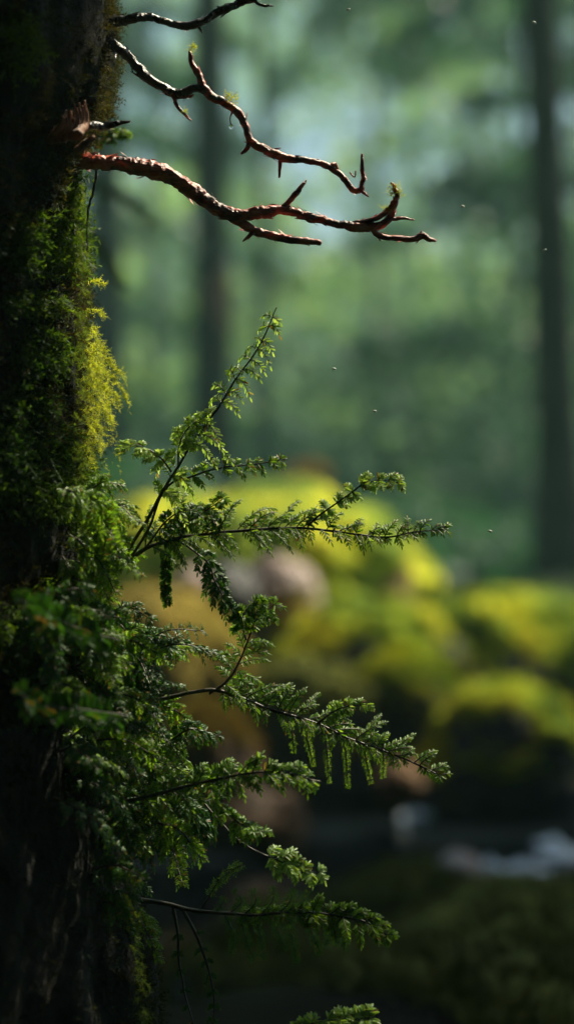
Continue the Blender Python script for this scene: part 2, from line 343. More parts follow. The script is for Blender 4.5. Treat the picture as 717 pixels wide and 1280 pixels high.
def conifer(px, d, dia, lean, label, h=9.0, first=2.6, nb=26, bl=2.0, leaf=.075, mat=None, base_y=None, group=None, dens=260, only=None, seed=0, scar=None):
    base = P(px, 640, d); base[2] = ground_z(base[0], base[1])-.1
    e_ = empty('conifer_tree', label, 'tree', group); e_.location = base
    u = np.linspace(0, 1, 40)[:, None]; path = np.array([lean*h, 0, h])*u+np.stack([.05*np.sin(u[:, 0]*7+seed), .05*np.cos(u[:, 0]*5), 0*u[:, 0]], -1)*u
    mb = MB(); rad = dia/2*(1.25*np.exp(-u[:, 0]*30)*.4+1-.8*u[:, 0]); tube(mb, path, rad, 20, .18, 6, seed)
    mbl = MB(); mbb = mb
    for k in range(nb):
        zz = first+(h*.97-first)*(k/nb)**.9; f = zz/h; a_ = k*2.4+rng.uniform(-.4, .4)
        if only and not only(a_, zz): continue
        p0 = np.array([lean*zz, 0, zz]); dr = np.array([math.cos(a_), math.sin(a_), rng.uniform(-.05, .25)])
        bough(mbb, mbl, p0, dr, bl*(1.15-f)*rng.uniform(.75, 1.2), rng.uniform(.15, .5), leaf, dens)
    mb.build('trunk', M_farbark, e_); mbl.build('crown', mat or M_farleaf, e_)
    if scar:                                           # peeled reddish patch of bark
        zc = CAMZ-(scar-640)*d/F-base[2]; a_, z_ = np.meshgrid(np.linspace(-1.3, .2, 12), np.linspace(-.16, .16, 14)); w_ = np.cos(z_/.16*1.4)
        ang = -.55+a_*w_; r_ = dia/2*(1-.8*zc/h)*1.1+.004; cx_ = np.interp(zc, path[:, 2], path[:, 0]); cy2 = np.interp(zc, path[:, 2], path[:, 1])
        v = np.stack([cx_+np.cos(ang)*r_, cy2+np.sin(ang)*r_, zc+z_], -1).reshape(-1, 3); i_ = (np.arange(13)[:, None]*12+np.arange(11)[None]).reshape(-1)
        ms_ = MB(); ms_.add(v, np.stack([i_, i_+1, i_+13, i_+12], -1)); ms_.build('bark_scar', M_wood, e_)
    return e_
conifer(264, 9.5, .22, -.004, 'dark slim trunk left of centre, behind the upright sprig, with reddish patch', h=8, first=3.6, nb=20, bl=1.5, seed=1, scar=372)
conifer(703, 7.5, .18, -.035, 'dark trunk leaning slightly at the right edge of the picture', h=9, first=3.2, nb=24, bl=1.8, seed=2)
conifer(132, 13.0, .3, 0, 'faint grey trunk just right of the mossy tree, deep in the mist', h=10, first=4.5, nb=22, bl=2.0, seed=3)
# reddish lichen patch on the slim trunk: a peeled strip
for q, (x, d, lab, fs, bl_) in enumerate([(640, 15, 'dark dense evergreen filling the gap left of the right trunk', 1.2, 1.6), (775, 12, 'dark dense evergreen at the right edge behind the right trunk', .8, 1.9), (190, 17, 'dark evergreen between the mossy tree and the slim trunk', 3.2, 1.9), (40, 15, 'dark evergreen hidden mostly behind the mossy tree', .8, 1.8), (470, 19, 'evergreen with low drooping boughs in the middle distance', 4.4, 2.4), (330, 14, 'evergreen whose lowest boughs hang into the top of the picture', 4.0, 1.5)]):
    conifer(x, d, .10, 0, lab, h=10, first=fs, nb=34, bl=bl_, leaf=.10, seed=q+5, dens=330)
# ------------------------------------------------------------------ far wood (one mass nobody could count)
def pxw(p): return 358.5+p[:, 0]/p[:, 1]*F, 640-(p[:, 2]-CAMZ)/p[:, 1]*F
def mass(name, mat, n, centres, size, label):
    mb = MB(); 
    for (cx, cy_, cz, rx, ry, rz, share) in centres:
        k = int(n*share); v = unit(rng.normal(0, 1, (k, 3)))*rng.uniform(.35, 1, (k, 1))**.5
        p = v*np.array([rx, ry, rz])+np.array([cx, cy_, cz])
        g = fbm(p*1.3, 21, 3)
        qx, qy = pxw(p); gap = np.exp(-((qx-400)/190)**2-((qy-130)/190)**2)
        st_ = fbm(np.stack([(qx+qy*.5)/190, (qy-qx*.35)/70, p[:, 1]*.02], -1), 77, 2); p = p[(g > -.12) & (st_ > gap*.68-.62)]
        scatter_leaves(mb, p, size)
    o = mb.build(name, mat); return tag(o, label, 'forest', kind='stuff')
cs = []
for k in range(70):
    x = rng.uniform(-16, 16); y = rng.uniform(20, 34); z = ground_z(x, y)
    r = rng.uniform(1.4, 2.6); cs.append((x, y, z+rng.uniform(.5, 8), r, r, r*rng.uniform(.6, 1), 1/70))
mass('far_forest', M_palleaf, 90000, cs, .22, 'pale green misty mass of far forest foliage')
def shrub(px, py, d, rx, rz, label, mat=None, n=1500, leaf=.09, name='understory_shrub', cat='shrub'):
    c = P(px, py, d); e_ = empty(name, label, cat); g = float(ground_z(c[0], c[1])); e_.location = (c[0], c[1], g)
    org = np.array([c[0], c[1], g]); mb = MB(); top = c[2]-g
    for k in range(7): 
        a_ = k*.9; tube(mb, spline([np.array([0, 0, -.05]), np.array([math.cos(a_)*rx*.2, math.sin(a_)*rx*.2, top*.5]), np.array([math.cos(a_)*rx*.7, math.sin(a_)*rx*.7, top])], 8), np.linspace(.02, .006, 8), 5)
    mb.build('stem', M_farbark, e_)
    v = unit(rng.normal(0, 1, (n, 3)))*rng.uniform(.2, 1, (n, 1))**.5*np.array([rx, rx*.8, rz]); v = v*(1+.35*fbm(v*2.2+px, 5, 2))[:, None]+np.array([0, 0, top])
    mb = MB(); scatter_leaves(mb, v, leaf); mb.build('crown', mat or M_farleaf, e_); return e_
M_orange = leafmat('withered_leaf', [(.14, .08, .03), (.22, .12, .04)], .4, .6, .2)
shrub(385, 594, 8, .07, .05, 'small withered orange bush above the dome boulder', M_orange, 500, .04, 'withered_bush')
for q in [(60, 640, 12, .9, 1.0, 'dark misty shrub behind the mossy tree'), (330, 660, 13.5, 1.1, .75, 'dark misty shrub behind the dome boulder'), (430, 560, 14, 1.0, .9, 'rounded misty shrub above the dome boulder'),
          (560, 640, 12.5, 1.1, 1.0, 'dark misty shrub right of the dome boulder'), (690, 600, 12, 1.0, 1.3, 'tall dark misty shrub behind the right trunk'), (220, 600, 15, 1.1, .8, 'misty shrub behind the slim trunk'), (600, 480, 15, 1.0, 1.2, 'tall misty thicket left of the right trunk'), (700, 735, 11.5, .8, .45, 'low dark bush at the foot of the right trunk'), (590, 765, 7.5, .5, .22, 'low dark undergrowth bush behind the highest mossy boulder'), (720, 800, 7.0, .5, .2, 'low dark undergrowth bush at the right edge behind the mossy boulders'), (500, 700, 8.5, .7, .3, 'low dark undergrowth bush right behind the dome boulder'), (640, 700, 10.5, .8, .4, 'dark undergrowth bush left of the right trunk'), (160, 690, 8, .6, .4, 'dark undergrowth bush behind the yellow shoulder boulder')]:
    shrub(*q)
# ------------------------------------------------------------------ the mossy tree
TC = np.array([-.298, 1.235])
def r_of(z):
    py = 640-(z-CAMZ)*F/1.2
    return np.interp(py, [-8000, -1500, -200, 60, 130, 200, 560, 750, 1000, 1280, 1700, 2100],
                     [.10, .165, .187, .190, .185, .166, .168, .176, .190, .212, .27, .36])
def trunk_pt(th, z, out=0.0):
    th = np.asarray(th, float); z = np.asarray(z, float)
    q = np.stack([np.cos(th)*.17, np.sin(th)*.17, z], -1)
    r = r_of(z)*(1+.05*fbm(q*np.array([7, 7, 4]), 31, 3)*2)+.012*fbm(q*np.array([45, 45, 14]), 33, 4)+.004*np.abs(fbm(q*np.array([120, 120, 40]), 35, 3))+out
    return np.stack([TC[0]+np.cos(th)*r, TC[1]+np.sin(th)*r, z], -1)
zs = np.concatenate([np.linspace(-.25, .3, 40), np.linspace(.3, 1.2, 420)[1:], np.geomspace(1.2, 9, 120)[1:]])
tk = 300; ths = np.arange(tk)/tk*2*np.pi; ZZ, TT = np.meshgrid(zs, ths, indexing='ij')
V = trunk_pt(TT, ZZ); i = np.arange(len(zs)-1)[:, None]*tk; j = np.arange(tk)[None]; j2 = (j+1) % tk
mb = MB(); mb.add(V, np.stack([i+j, i+j2, i+tk+j2, i+tk+j], -1).reshape(-1, 4))
tree = empty('mossy_tree', 'big dark moss covered tree at the left edge with bare red branches', 'tree')
tree.location = (TC[0], TC[1], 0); TO = np.array([TC[0], TC[1], 0])
def tpart(mb, name, mat, parent=None):
    for k in range(len(mb.v)): mb.v[k] = mb.v[k]-TO
    return mb.build(name, mat, parent or tree)
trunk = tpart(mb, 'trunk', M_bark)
# crown high above the picture, it keeps the trunk in the shade
mbl, mbb = MB(), MB()
for k in range(46):
    zz = 2.6+6*(k/46); a_ = k*2.4
    p0 = np.array([TC[0], TC[1], zz]); dr = np.array([math.cos(a_), math.sin(a_), .1])
    if dr @ np.array([SUND[0], SUND[1], 0]) > .35 and zz < 4.5: continue
    bough(mbb, mbl, p0, dr, 2.6*(1.2-zz/9), .25, .16, 260)
tpart(mbb, 'bough', M_bark); tpart(mbl, 'crown', M_shadeleaf)
# moss fronds
def moss_template(k=7, seed=0):
    r = np.random.default_rng(seed); v = []; t_ = []
    for q in range(k):
        u = (q+.3)/k; c = np.array([0, .35*u*u, u]); s = 1 if q % 2 else -1
        L = .42*(1-.6*u); d = unit(np.array([s*.9, r.uniform(-.5, .5), .55])); wd = np.array([0, .06, .06])
        b = len(v); v += [c-wd*.6, c+wd*.6, c+d*L]; t_.append((b, b+1, b+2))
    b = len(v); v += [(-.035, 0, 0), (.035, 0, 0), (0, .35, 1)]; t_.append((b, b+1, b+2))
    return np.array(v), t_
MT = [moss_template(7, s) for s in range(3)]
def moss_on_trunk(mb, n, thr, zr, size, keepf, hang=.5, s=0):
    th = rng.uniform(*thr, n); z = rng.uniform(*zr, n); p = trunk_pt(th, z)
    k = keepf(p, th, z); th, z, p = th[k], z[k], p[k]; n = len(p)
    nr = np.stack([np.cos(th), np.sin(th), 0*th], -1)
    d = unit(nr*1.0+np.array([0, 0, -hang])+rng.normal(0, .55, (n, 3)))
    sz = size*rng.uniform(.5, 1.5, n)*(1+.6*fbm(p*14, 41, 2))
    Mx = frame_from(d, rng.uniform(0, 6.28, n))*sz[:, None, None]
    for a_ in range(3):
        q = np.arange(n) % 3 == a_; mb.inst(MT[a_][0], None, MT[a_][1], Mx[q], p[q]-nr[q]*.002)
def pxy(p): return 358.5+p[:, 0]/p[:, 1]*F, 640-(p[:, 2]-CAMZ)/p[:, 1]*F
def clumps(p, th, z):
    g = fbm(p*np.array([16, 16, 11]), 51, 4); return g+rng.uniform(-.12, .12, len(p)) > -.02
front = (-math.pi*.95, math.pi*.35)
mb = MB(); moss_on_trunk(mb, 110000, front, (.2, 1.25), .007, clumps, .6)
moss_on_trunk(mb, 40000, front, (.2, 1.25), .0045, lambda p, th, z: np.ones(len(p), bool), .3)
def blobs(lst):
    def f(p, th, z):
        x, y = pxy(p); k = np.zeros(len(p), bool)
        for (bx, by, rx, ry) in lst: k |= ((x-bx)/rx)**2+((y-by)/ry)**2+rng.normal(0, .25, len(p)) < 1
        return k
    return f
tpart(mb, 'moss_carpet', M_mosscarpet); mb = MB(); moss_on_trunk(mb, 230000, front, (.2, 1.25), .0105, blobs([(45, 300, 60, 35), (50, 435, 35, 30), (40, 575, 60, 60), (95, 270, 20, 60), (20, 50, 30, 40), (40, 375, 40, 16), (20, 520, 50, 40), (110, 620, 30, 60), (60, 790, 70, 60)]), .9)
moss_on_trunk(mb, 9000, front, (.2, 1.25), .019, blobs([(45, 300, 50, 22), (35, 560, 55, 50), (60, 435, 18, 12)]), 1.1)
tpart(mb, 'moss', M_moss)
mb = MB(); moss_on_trunk(mb, 20000, (-.9, .9), (.6, 1.2), .008, lambda p, th, z: fbm(p*30, 71, 2) > .05, .4); tpart(mb, 'lichen_fringe', M_mossbrown)
# strands of drooping moss: little chains
def strand(mb, p0, d0, L, droop, sz, dens=900):
    n = max(6, int(L*dens)); u = np.sort(rng.uniform(0, 1, n)); c = p0+unit(d0)*L*u[:, None]*(1-.4*u[:, None])+np.array([0, 0, -1.])*L*droop*(u**1.6)[:, None]
    d = unit(rng.normal(0, .8, (n, 3))+np.array([0, 0, -.5])+unit(d0)*.6)
    mb.inst(MT[0][0], None, MT[0][1], frame_from(d, rng.uniform(0, 6.28, n))*(sz*rng.uniform(.6, 1.2, n)*(1.15-.6*u))[:, None, None], c)
def S(px, py, d=1.2): return P(px, py, d)
tuft = empty('hanging_moss', 'golden sunlit moss tuft hanging off the right edge of the trunk', 'moss'); mb = MB()
for k in range(75):
    yy = rng.uniform(415, 590); x0 = 108+rng.uniform(-6, 8); wd = np.interp(yy, [400, 440, 480, 520, 560, 600], [5, 26, 40, 22, 10, 6])
    L = rng.uniform(.3, 1)*wd*1.2/F*2.1; p0 = S(x0, yy-10, 1.2+rng.uniform(-.035, .03))
    strand(mb, p0, np.array([1, rng.uniform(-.5, .3), rng.uniform(-.2, .3)]), L, rng.uniform(.5, 2.0), rng.uniform(.004, .0065), 900)
for (a_, b_, c_, d_) in [(112, 455, 163, 518), (118, 462, 156, 500), (116, 440, 148, 470), (112, 480, 150, 512), (112, 500, 142, 535), (114, 430, 138, 452), (110, 520, 130, 560), (118, 480, 150, 505), (108, 350, 132, 356), (106, 385, 132, 396), (118, 450, 158, 482), (110, 500, 140, 545)]:
    pa, pb = S(a_, b_), S(c_, d_); dd = pb-pa
    strand(mb, pa, np.array([dd[0], 0, 0])*1.66, abs(dd[0])*1.66, max(.1, -dd[2]/max(dd[0]*1.66, 1e-4)), .0058, 1500)
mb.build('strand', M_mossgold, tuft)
tuft2 = empty('hanging_moss', 'green moss fringe on the trunk edge below the big red branch', 'moss'); mb = MB()
for k in range(420):
    yy = rng.choice([rng.uniform(225, 420), rng.uniform(400, 600), rng.uniform(560, 700), rng.uniform(930, 1290), rng.uniform(930, 1290)]); x0 = np.interp(yy, [0, 60, 120, 200, 600, 700, 930, 1290], [150, 150, 140, 103, 104, 110, 138, 186])+rng.uniform(-14, 4)
    strand(mb, S(x0, yy, 1.2+rng.uniform(-.05, .02)), np.array([1, rng.uniform(-.6, .2), rng.uniform(-.2, .5)]), rng.uniform(5, 16)*1.2/F, rng.uniform(.3, 1.5), .0036, 2200)
mb.build('strand', leafmat('fringe_moss', [(.05, .09, .012), (.1, .16, .02), (.16, .2, .03)], .45, .6, .2), tuft2)
# ------------------------------------------------------------------ bare branches
def twig(mb, pts, n=None, k=10, rough=.35, seed=0, wob=.0007):
    a_ = np.array([list(P(x, y, 1.2+dz))+[r*1.2/F] for (x, y, r, dz) in [(q if len(q) == 4 else (*q, 0)) for q in pts]])
    L = np.abs(np.diff(a_[:, :3], axis=0)).sum(); n = n or max(10, int(L/.0011))
    s = spline(a_, n); p = s[:, :3]; r = np.maximum(s[:, 3], .0004)
    p = p+np.stack([fbm(p*90, seed+q, 3) for q in range(3)], -1)*wob*2.2+np.stack([fbm(p*350, seed+q+9, 2) for q in range(3)], -1)*wob
    r = r*(1+.5*np.maximum(0, fbm(p*70, seed+31, 2)))
    tube(mb, p, r, k, rough*.75, 380, seed)
    T_, N_, B_ = frames(p); nf = int(len(p)*.5)                      # peeling bark flakes
    ix = rng.integers(2, len(p)-2, nf); an = rng.uniform(0, 6.28, nf); nr = N_[ix]*np.cos(an)[:, None]+B_[ix]*np.sin(an)[:, None]; rr_ = r[ix]
    sgn = rng.choice([-1, 1], nf)[:, None]; xa = unit(T_[ix]*sgn+nr*rng.uniform(.05, .35, (nf, 1))); ya = unit(np.cross(nr, xa)); za = np.cross(xa, ya)
    mb.inst(np.array([(0, -.22, -.02), (0, .22, -.02), (.6, .2, .03), (.5, -.16, .05), (1, .02, .12)]), [(0, 3, 2, 1)], [(3, 4, 2)], np.stack([xa, ya, za], -1)*(np.minimum(rr_*rng.uniform(.6, 2.4, nf), .007))[:, None, None], p[ix]+nr*(rr_*.97)[:, None])
def branch(label, main, twigs, mat, tmat=None):
    mb = MB(); twig(mb, main, k=14, seed=len(main)); b = tpart(mb, 'branch', mat); b['label'] = label; b.data.polygons.foreach_set('use_smooth', np.zeros(len(b.data.polygons), bool))
    for q, tw in enumerate(twigs):
        mb = MB(); twig(mb, tw, seed=q+50)
        o = mb; 
        for kk in range(len(mb.v)): mb.v[kk] = mb.v[kk]-TO
        mb.build('twig', tmat or mat, b)
    return b
branch('dark wet branch running out of the top of the picture',
       [(120, 32, 6, .03), (160, 25, 5), (185, 22, 4.5), (215, 29, 4.5), (240, 33, 5), (258, 25, 4.5), (275, 14, 5), (300, 3, 5), (322, -6, 4), (360, -25, 3), (420, -60, 1.5)],
       [[(316, -2, 2.5), (324, 6, 2), (332, 8, 1.8), (340, 9, .8)], [(246, 33, 2.4), (250, 37, 1.8), (251, 41, 1)]], M_twigdark)
branch('crooked dark branch in the middle carrying a long red twig',
       [(110, 40, 7, .03), (145, 58, 6), (165, 74, 5.5), (185, 97, 6), (203, 109, 5.5), (218, 117, 5.5), (232, 115, 5), (247, 110, 4.5), (262, 118, 4)],
       [[(216, 118, 3), (220, 128, 2.6), (228, 140, 2), (238, 151, .8)],
        [(238, 66, 2), (241, 78, 3.2), (247, 92, 4), (254, 110, 5), (266, 123, 5.5), (282, 129, 5), (297, 140, 5), (307, 157, 4.8), (313, 174, 4.8), (328, 184, 4.6), (342, 192, 4.6), (365, 199, 4.4), (393, 203, 4.2), (408, 208, 4.4), (422, 217, 4), (433, 228, 4), (442, 238, 4), (450, 237, 3.6), (454, 222, 3), (453, 207, 2.6), (453, 194, 1.6)],
        [(313, 176, 3.4), (309, 184, 3), (302, 192, 1.4)], [(349, 195, 2.4), (351, 208, 2.2), (350, 222, 1.4)], [(448, 236, 2.4), (455, 241, 2), (461, 246, .8)],
        [(411, 209, 3), (418, 206, 2), (422, 212, 1)], [(436, 215, 1), (441, 222, .8), (443, 214, .6)], [(229, 119, 2), (236, 121, 1.8), (242, 119, 1)],
        [(291, 138, 1.2), (288, 148, .8), (289, 155, .6)]], M_twigdark, M_twigred)
branch('thick wet red branch, the lowest and longest, forking twice',
       [(85, 200, 11, .05), (122, 203, 9), (150, 206, 9.5), (180, 210, 9.5), (205, 217, 9), (230, 232, 8.5), (258, 252, 8.5), (280, 266, 8.5), (300, 269, 7.5), (330, 265, 6.5), (352, 262, 6), (375, 268, 5.5), (402, 275, 5), (432, 281, 5.4), (455, 284, 5.5), (474, 281, 5), (487, 272, 4.5), (493, 258, 4), (497, 245, 3.5), (493, 234, 2.6), (488, 228, 1.5)],
       [[(284, 266, 6), (298, 276, 6), (312, 286, 5.5), (335, 295, 5.5), (360, 298, 5), (382, 301, 4.6), (400, 303, 3.6)],
        [(348, 263, 3.5), (358, 257, 3.8), (364, 247, 3.6), (371, 238, 3), (380, 228, 1.6)], [(318, 288, 3), (310, 297, 2), (303, 301, .8)],
        [(436, 279, 3.4), (458, 276, 3.2), (474, 270, 3.2), (486, 260, 3), (491, 252, 2.6)], [(488, 272, 2.4), (500, 273, 2), (516, 275, .9)],
        [(464, 284, 3.6), (472, 292, 3.8), (484, 297, 3.6), (502, 298, 3.8), (518, 299, 3.8), (525, 295, 3.6), (535, 299, 2.6), (545, 301, 1.2)], [(523, 296, 3), (527, 288, 1.5)],
        [(466, 286, 2.6), (471, 296, 1.6), (475, 301, .8)], [(196, 214, 5), (206, 209, 4), (217, 214, 2)], [(371, 236, 1.6), (379, 232, 1.4), (382, 226, 1)]], M_twigred)
# buds and scraps of green on the twigs
bud = [(484, 262, .0035), (489, 240, .0035), (493, 234, .003), (499, 241, .0028), (239, 62, .003), (242, 58, .0025), (292, 124, .0045), (285, 120, .003), (230, 140, .0025)]
mb = MB()
for (x, y, r) in bud:
    n = 26; dd = unit(rng.normal(0, 1, (n, 3))+np.array([.2, 0, .3])); mb.inst(MT[1][0], None, MT[1][1], frame_from(dd, rng.uniform(0, 6, n))*r, P(x, y, 1.199)[None]+rng.normal(0, r*.35, (n, 3)))
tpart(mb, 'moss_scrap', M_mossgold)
# broken stub
stub = MB()
for q in range(16):
    f = q/15; x0 = 62+f*34; y0 = 176-f*6
    pts = spline(np.array([P(x0, y0, 1.15), P(x0+12, y0-18, 1.14+f*.02), P(78+f*28+rng.uniform(-2, 2), 152-26*f+rng.uniform(-9, 9), 1.135+f*.02)]), 14)
    tube(stub, pts, np.linspace(.0032, .0005, 14)*rng.uniform(.7, 1.2), 6, .5, 300, q)
sb = tpart(stub, 'broken_stub', M_wood)
branch('short pointed snag above the big red branch', [(90, 162, 7, -.03), (112, 157, 5.5, -.03), (130, 157, 5, -.02), (146, 155, 3.5, -.02), (162, 152, 1.2, -.02)], [[(94, 190, 5, -.06), (106, 180, 5, -.06), (118, 171, 2, -.06)]], M_twigdark, M_wood)
mb = MB(); twig(mb, [(120, 205, 1.8), (117, 235, 1.6), (110, 265, 1.5), (109, 300, 1.2), (104, 330, .8)]); tpart(mb, 'hanging_stalk', M_twigdark)
# hanging drop
m, t = newmat('water_drop'); p_ = N(t, 'ShaderNodeBsdfPrincipled'); p_.inputs['Roughness'].default_value = .02; p_.inputs['IOR'].default_value = 1.33; p_.inputs['Transmission Weight'].default_value = 1
o_ = N(t, 'ShaderNodeOutputMaterial'); t.links.new(p_.outputs[0], o_.inputs[0]); M_drop = m
v, f = ico(3); v = v*.0013; v[:, 2] = np.where(v[:, 2] > 0, v[:, 2]*1.5, v[:, 2]); mb = MB(); mb.add(v, tris=f)
o = mb.build('water_drop', M_drop, origin=None); o.location = P(289, 159, 1.2); tag(o, 'bright water drop hanging under the red twig', 'water drop')
# ------------------------------------------------------------------ fern sprigs
# lobed leaflet: x length, y width, folded along the midrib
lf = []; prof = [(0, .04), (.18, .15), (.32, .10), (.5, .19), (.66, .12), (.82, .14), (1, .02)]
for (u, w_) in prof: lf += [(u, -w_, .06-.25*u*u), (u, 0, -.25*u*u), (u, w_, .06-.25*u*u)]
lf = np.array(lf); lfq = []
for k in range(len(prof)-1):
    b = k*3; lfq += [(b, b+3, b+4, b+1), (b+1, b+4, b+5, b+2)]
ndl = np.array([(0, -.07, 0), (.5, -.09, .03), (1, 0, -.08), (.5, .09, .03), (0, .07, 0)]); ndlq = [(0, 1, 3, 4)]; ndlt = [(1, 2, 3)]
def frond(parent, path, r0, n, plen, nrm, droop=.35, leaf=7., k=10, angle=35, mat=None, start=.15, needle=False, back=1., front=1., jitter=.25, comb=0, stem_mat=None, hook=.0):
    """path (m,3) world; plen(s) in photo px at 1.2 m"""
    px = 1.2/F; T, _, _ = frames(path); nrm = unit(nrm); st = MB(); lv = MB()
    m = len(path); tube(st, path, np.linspace(r0, r0*.3, m)*px, 6, .2, 600, 1)
    Ms, Ts = [], []
    for q in range(n):
        s = start+(1-start)*(q+.5)/n; i = min(m-1, int(s*(m-1))); p = path[i]; tg = T[i]
        for sd in (1, -1):
            if rng.random() < .08: continue
            L = plen(s)*px*rng.uniform(1-jitter, 1+jitter)*(back if sd > 0 else front)
            if L < 3*px: L = 3*px
            b = unit(np.cross(nrm, tg))*sd; an = math.radians(angle+rng.uniform(-24, 20))
            d = unit(b*math.cos(an)+tg*math.sin(an)+nrm*rng.uniform(-.15, .3))
            kk = max(3, int(k*L/(plen(.5)*px+1e-6))) if plen(.5) > 0 else k; kk = min(int(kk*1.35), 30)
            u = np.linspace(0, 1, 8)[:, None]; dr = droop*rng.uniform(.6, 1.4)
            pp = p+d*L*u*(1-.25*dr*u)+np.array([0, 0, -1.])*L*dr*u**2+nrm*L*.12*np.sin(u*2.2)
            pp = pp+tg*L*hook*u**2
            tube(st, pp, np.linspace(r0*.26, r0*.14, 8)*px, 4, 0, cap=False)
            PT = unit(np.gradient(pp, axis=0)); us = np.linspace(.1, 1, kk)
            for w_ in us:
                ix = min(7, int(w_*7+.5)); c = pp[min(6, int(w_*7))]*(1-(w_*7 % 1))+pp[min(7, int(w_*7)+1)]*(w_*7 % 1); dd = PT[ix]
                bb = unit(np.cross(nrm, dd))
                for s2 in (1, -1):
                    e1 = unit(bb*s2*(.8 if not needle else 1)+dd*(.75 if not needle else .35)+rng.normal(0, .16, 3)+np.array([0, 0, -.1]))
                    up = unit(nrm+rng.normal(0, .3, 3)); yv = unit(np.cross(up, e1)); zv = np.cross(e1, yv)
                    sz = leaf*px*(1.1-.5*w_)*rng.uniform(.75, 1.35)
                    Ms.append(np.stack([e1, yv, zv], -1)*sz); Ts.append(c)
            e1 = PT[-1]; up = nrm; yv = unit(np.cross(up, e1)); Ms.append(np.stack([e1, yv, np.cross(e1, yv)], -1)*leaf*px*.8); Ts.append(pp[-1])
    if Ms:
        if needle: lv.inst(ndl, ndlq, ndlt, np.array(Ms), np.array(Ts))
        else: lv.inst(lf, lfq, None, np.array(Ms), np.array(Ts))
    return st, lv
def pxpath(pts, n=60):
    a_ = np.array([P(q[0], q[1], 1.2+(q[2] if len(q) > 2 else 0)) for q in pts]); s = spline(a_, n)
    return s+np.stack([fbm(s*60, q, 2) for q in range(3)], -1)*.0012
def sprig(label, fronds, name='fern_sprig', group=None):
    e_ = empty(name, label, 'fern', group); org = pxpath(fronds[0]['path'])[0]; e_.location = org
    for fd in fronds:
        fd = dict(fd); path = pxpath(fd.pop('path')); mat = fd.pop('mat', M_fern); sm = fd.pop('sm', M_stem)
        st, lv = frond(None, path, **fd)
        for k in range(len(st.v)): st.v[k] = st.v[k]-org
        for k in range(len(lv.v)): lv.v[k] = lv.v[k]-org
        s_ = st.build('stem', sm, e_)
        if lv.n: lv.build('leaflets', mat, s_)
    return e_
def prof_(xs_, ys_): return lambda s: float(np.interp(s, xs_, ys_))
TILT = np.array([.15, -.55, .8]); FACE = np.array([-.25, -.8, .5])
sprig('tall upright fern sprig rising to the highest tip in front of the slim trunk', [
    dict(path=[(140, 715), (168, 675), (195, 630), (218, 590), (250, 540), (285, 490), (312, 450), (330, 418), (345, 384)], r0=2.6, n=17, plen=prof_([0, .3, .45, .6, .75, 1], [26, 60, 58, 48, 38, 16]), nrm=(-.4, -.7, .55), droop=.6, leaf=8.5, start=.3, angle=25, mat=M_fernpale),
    dict(path=[(150, 712), (180, 672), (207, 612), (240, 596), (280, 584), (320, 580), (358, 573)], r0=2.2, n=13, plen=prof_([0, .5, 1], [24, 22, 12]), nrm=(.05, -.82, .55), droop=.2, leaf=7, start=.35, mat=M_fern),
    dict(path=[(214, 590), (200, 572), (180, 560), (150, 556)], r0=1.4, n=8, plen=prof_([0, 1], [24, 10]), nrm=(.1, -.8, .6), droop=.3, leaf=7, mat=M_fernpale),
    dict(path=[(222, 585), (224, 560), (236, 535), (262, 515)], r0=1.4, n=8, plen=prof_([0, 1], [30, 12]), nrm=(-.3, -.75, .6), droop=.4, leaf=7, mat=M_fernpale)])
sprig('long level fern spray reaching right in front of the yellow dome boulder', [
    dict(path=[(140, 718), (180, 688), (215, 675), (250, 668), (300, 663), (370, 660), (430, 666), (480, 672), (520, 665), (560, 662)], r0=3, n=44, plen=prof_([0, .25, .5, .7, .85, 1], [52, 60, 50, 30, 22, 12]), nrm=(.05, -.75, .65), droop=.2, leaf=7.5, start=.12, back=1.1, front=.65, mat=M_fern, k=12, jitter=.45),
    dict(path=[(385, 658), (405, 640), (432, 620), (455, 606), (480, 601), (504, 604)], r0=1.6, n=10, plen=prof_([0, 1], [16, 13]), nrm=(.05, -.82, .55), droop=.1, leaf=7.5, start=.1, mat=M_fernpale),
    dict(path=[(225, 672), (240, 650), (262, 634), (280, 622)], r0=1.6, n=10, plen=prof_([0, 1], [26, 12]), nrm=(-.2, -.6, .75), droop=.2, leaf=7, mat=M_fern),
    dict(path=[(180, 690), (205, 655), (232, 638), (262, 642), (280, 660)], r0=1.6, n=12, plen=prof_([0, 1], [22, 12]), nrm=(.1, -.8, .55), droop=.5, leaf=6, mat=M_ferndark)])
sprig('dark curled fern sprig drooping below the long level spray', [
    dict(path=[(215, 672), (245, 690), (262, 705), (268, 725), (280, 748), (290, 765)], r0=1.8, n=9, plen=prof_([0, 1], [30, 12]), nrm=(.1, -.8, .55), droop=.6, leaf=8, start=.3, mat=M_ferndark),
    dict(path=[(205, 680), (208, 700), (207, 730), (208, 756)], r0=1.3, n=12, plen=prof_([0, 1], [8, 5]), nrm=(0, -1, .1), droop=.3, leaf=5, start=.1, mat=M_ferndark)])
sprig('small bushy upright fern tip in front of the pinkish rock', [
    dict(path=[(262, 868), (285, 850), (300, 825), (312, 795), (322, 772), (345, 754)], r0=2, n=13, plen=prof_([0, .5, 1], [38, 34, 16]), nrm=(.2, -.75, .6), droop=.25, leaf=7.5, start=.12, mat=M_fern),
    dict(path=[(308, 800), (303, 775), (312, 758), (328, 752)], r0=1.5, n=7, plen=prof_([0, 1], [20, 12]), nrm=(-.2, -.75, .6), droop=.5, leaf=8, mat=M_fern)])
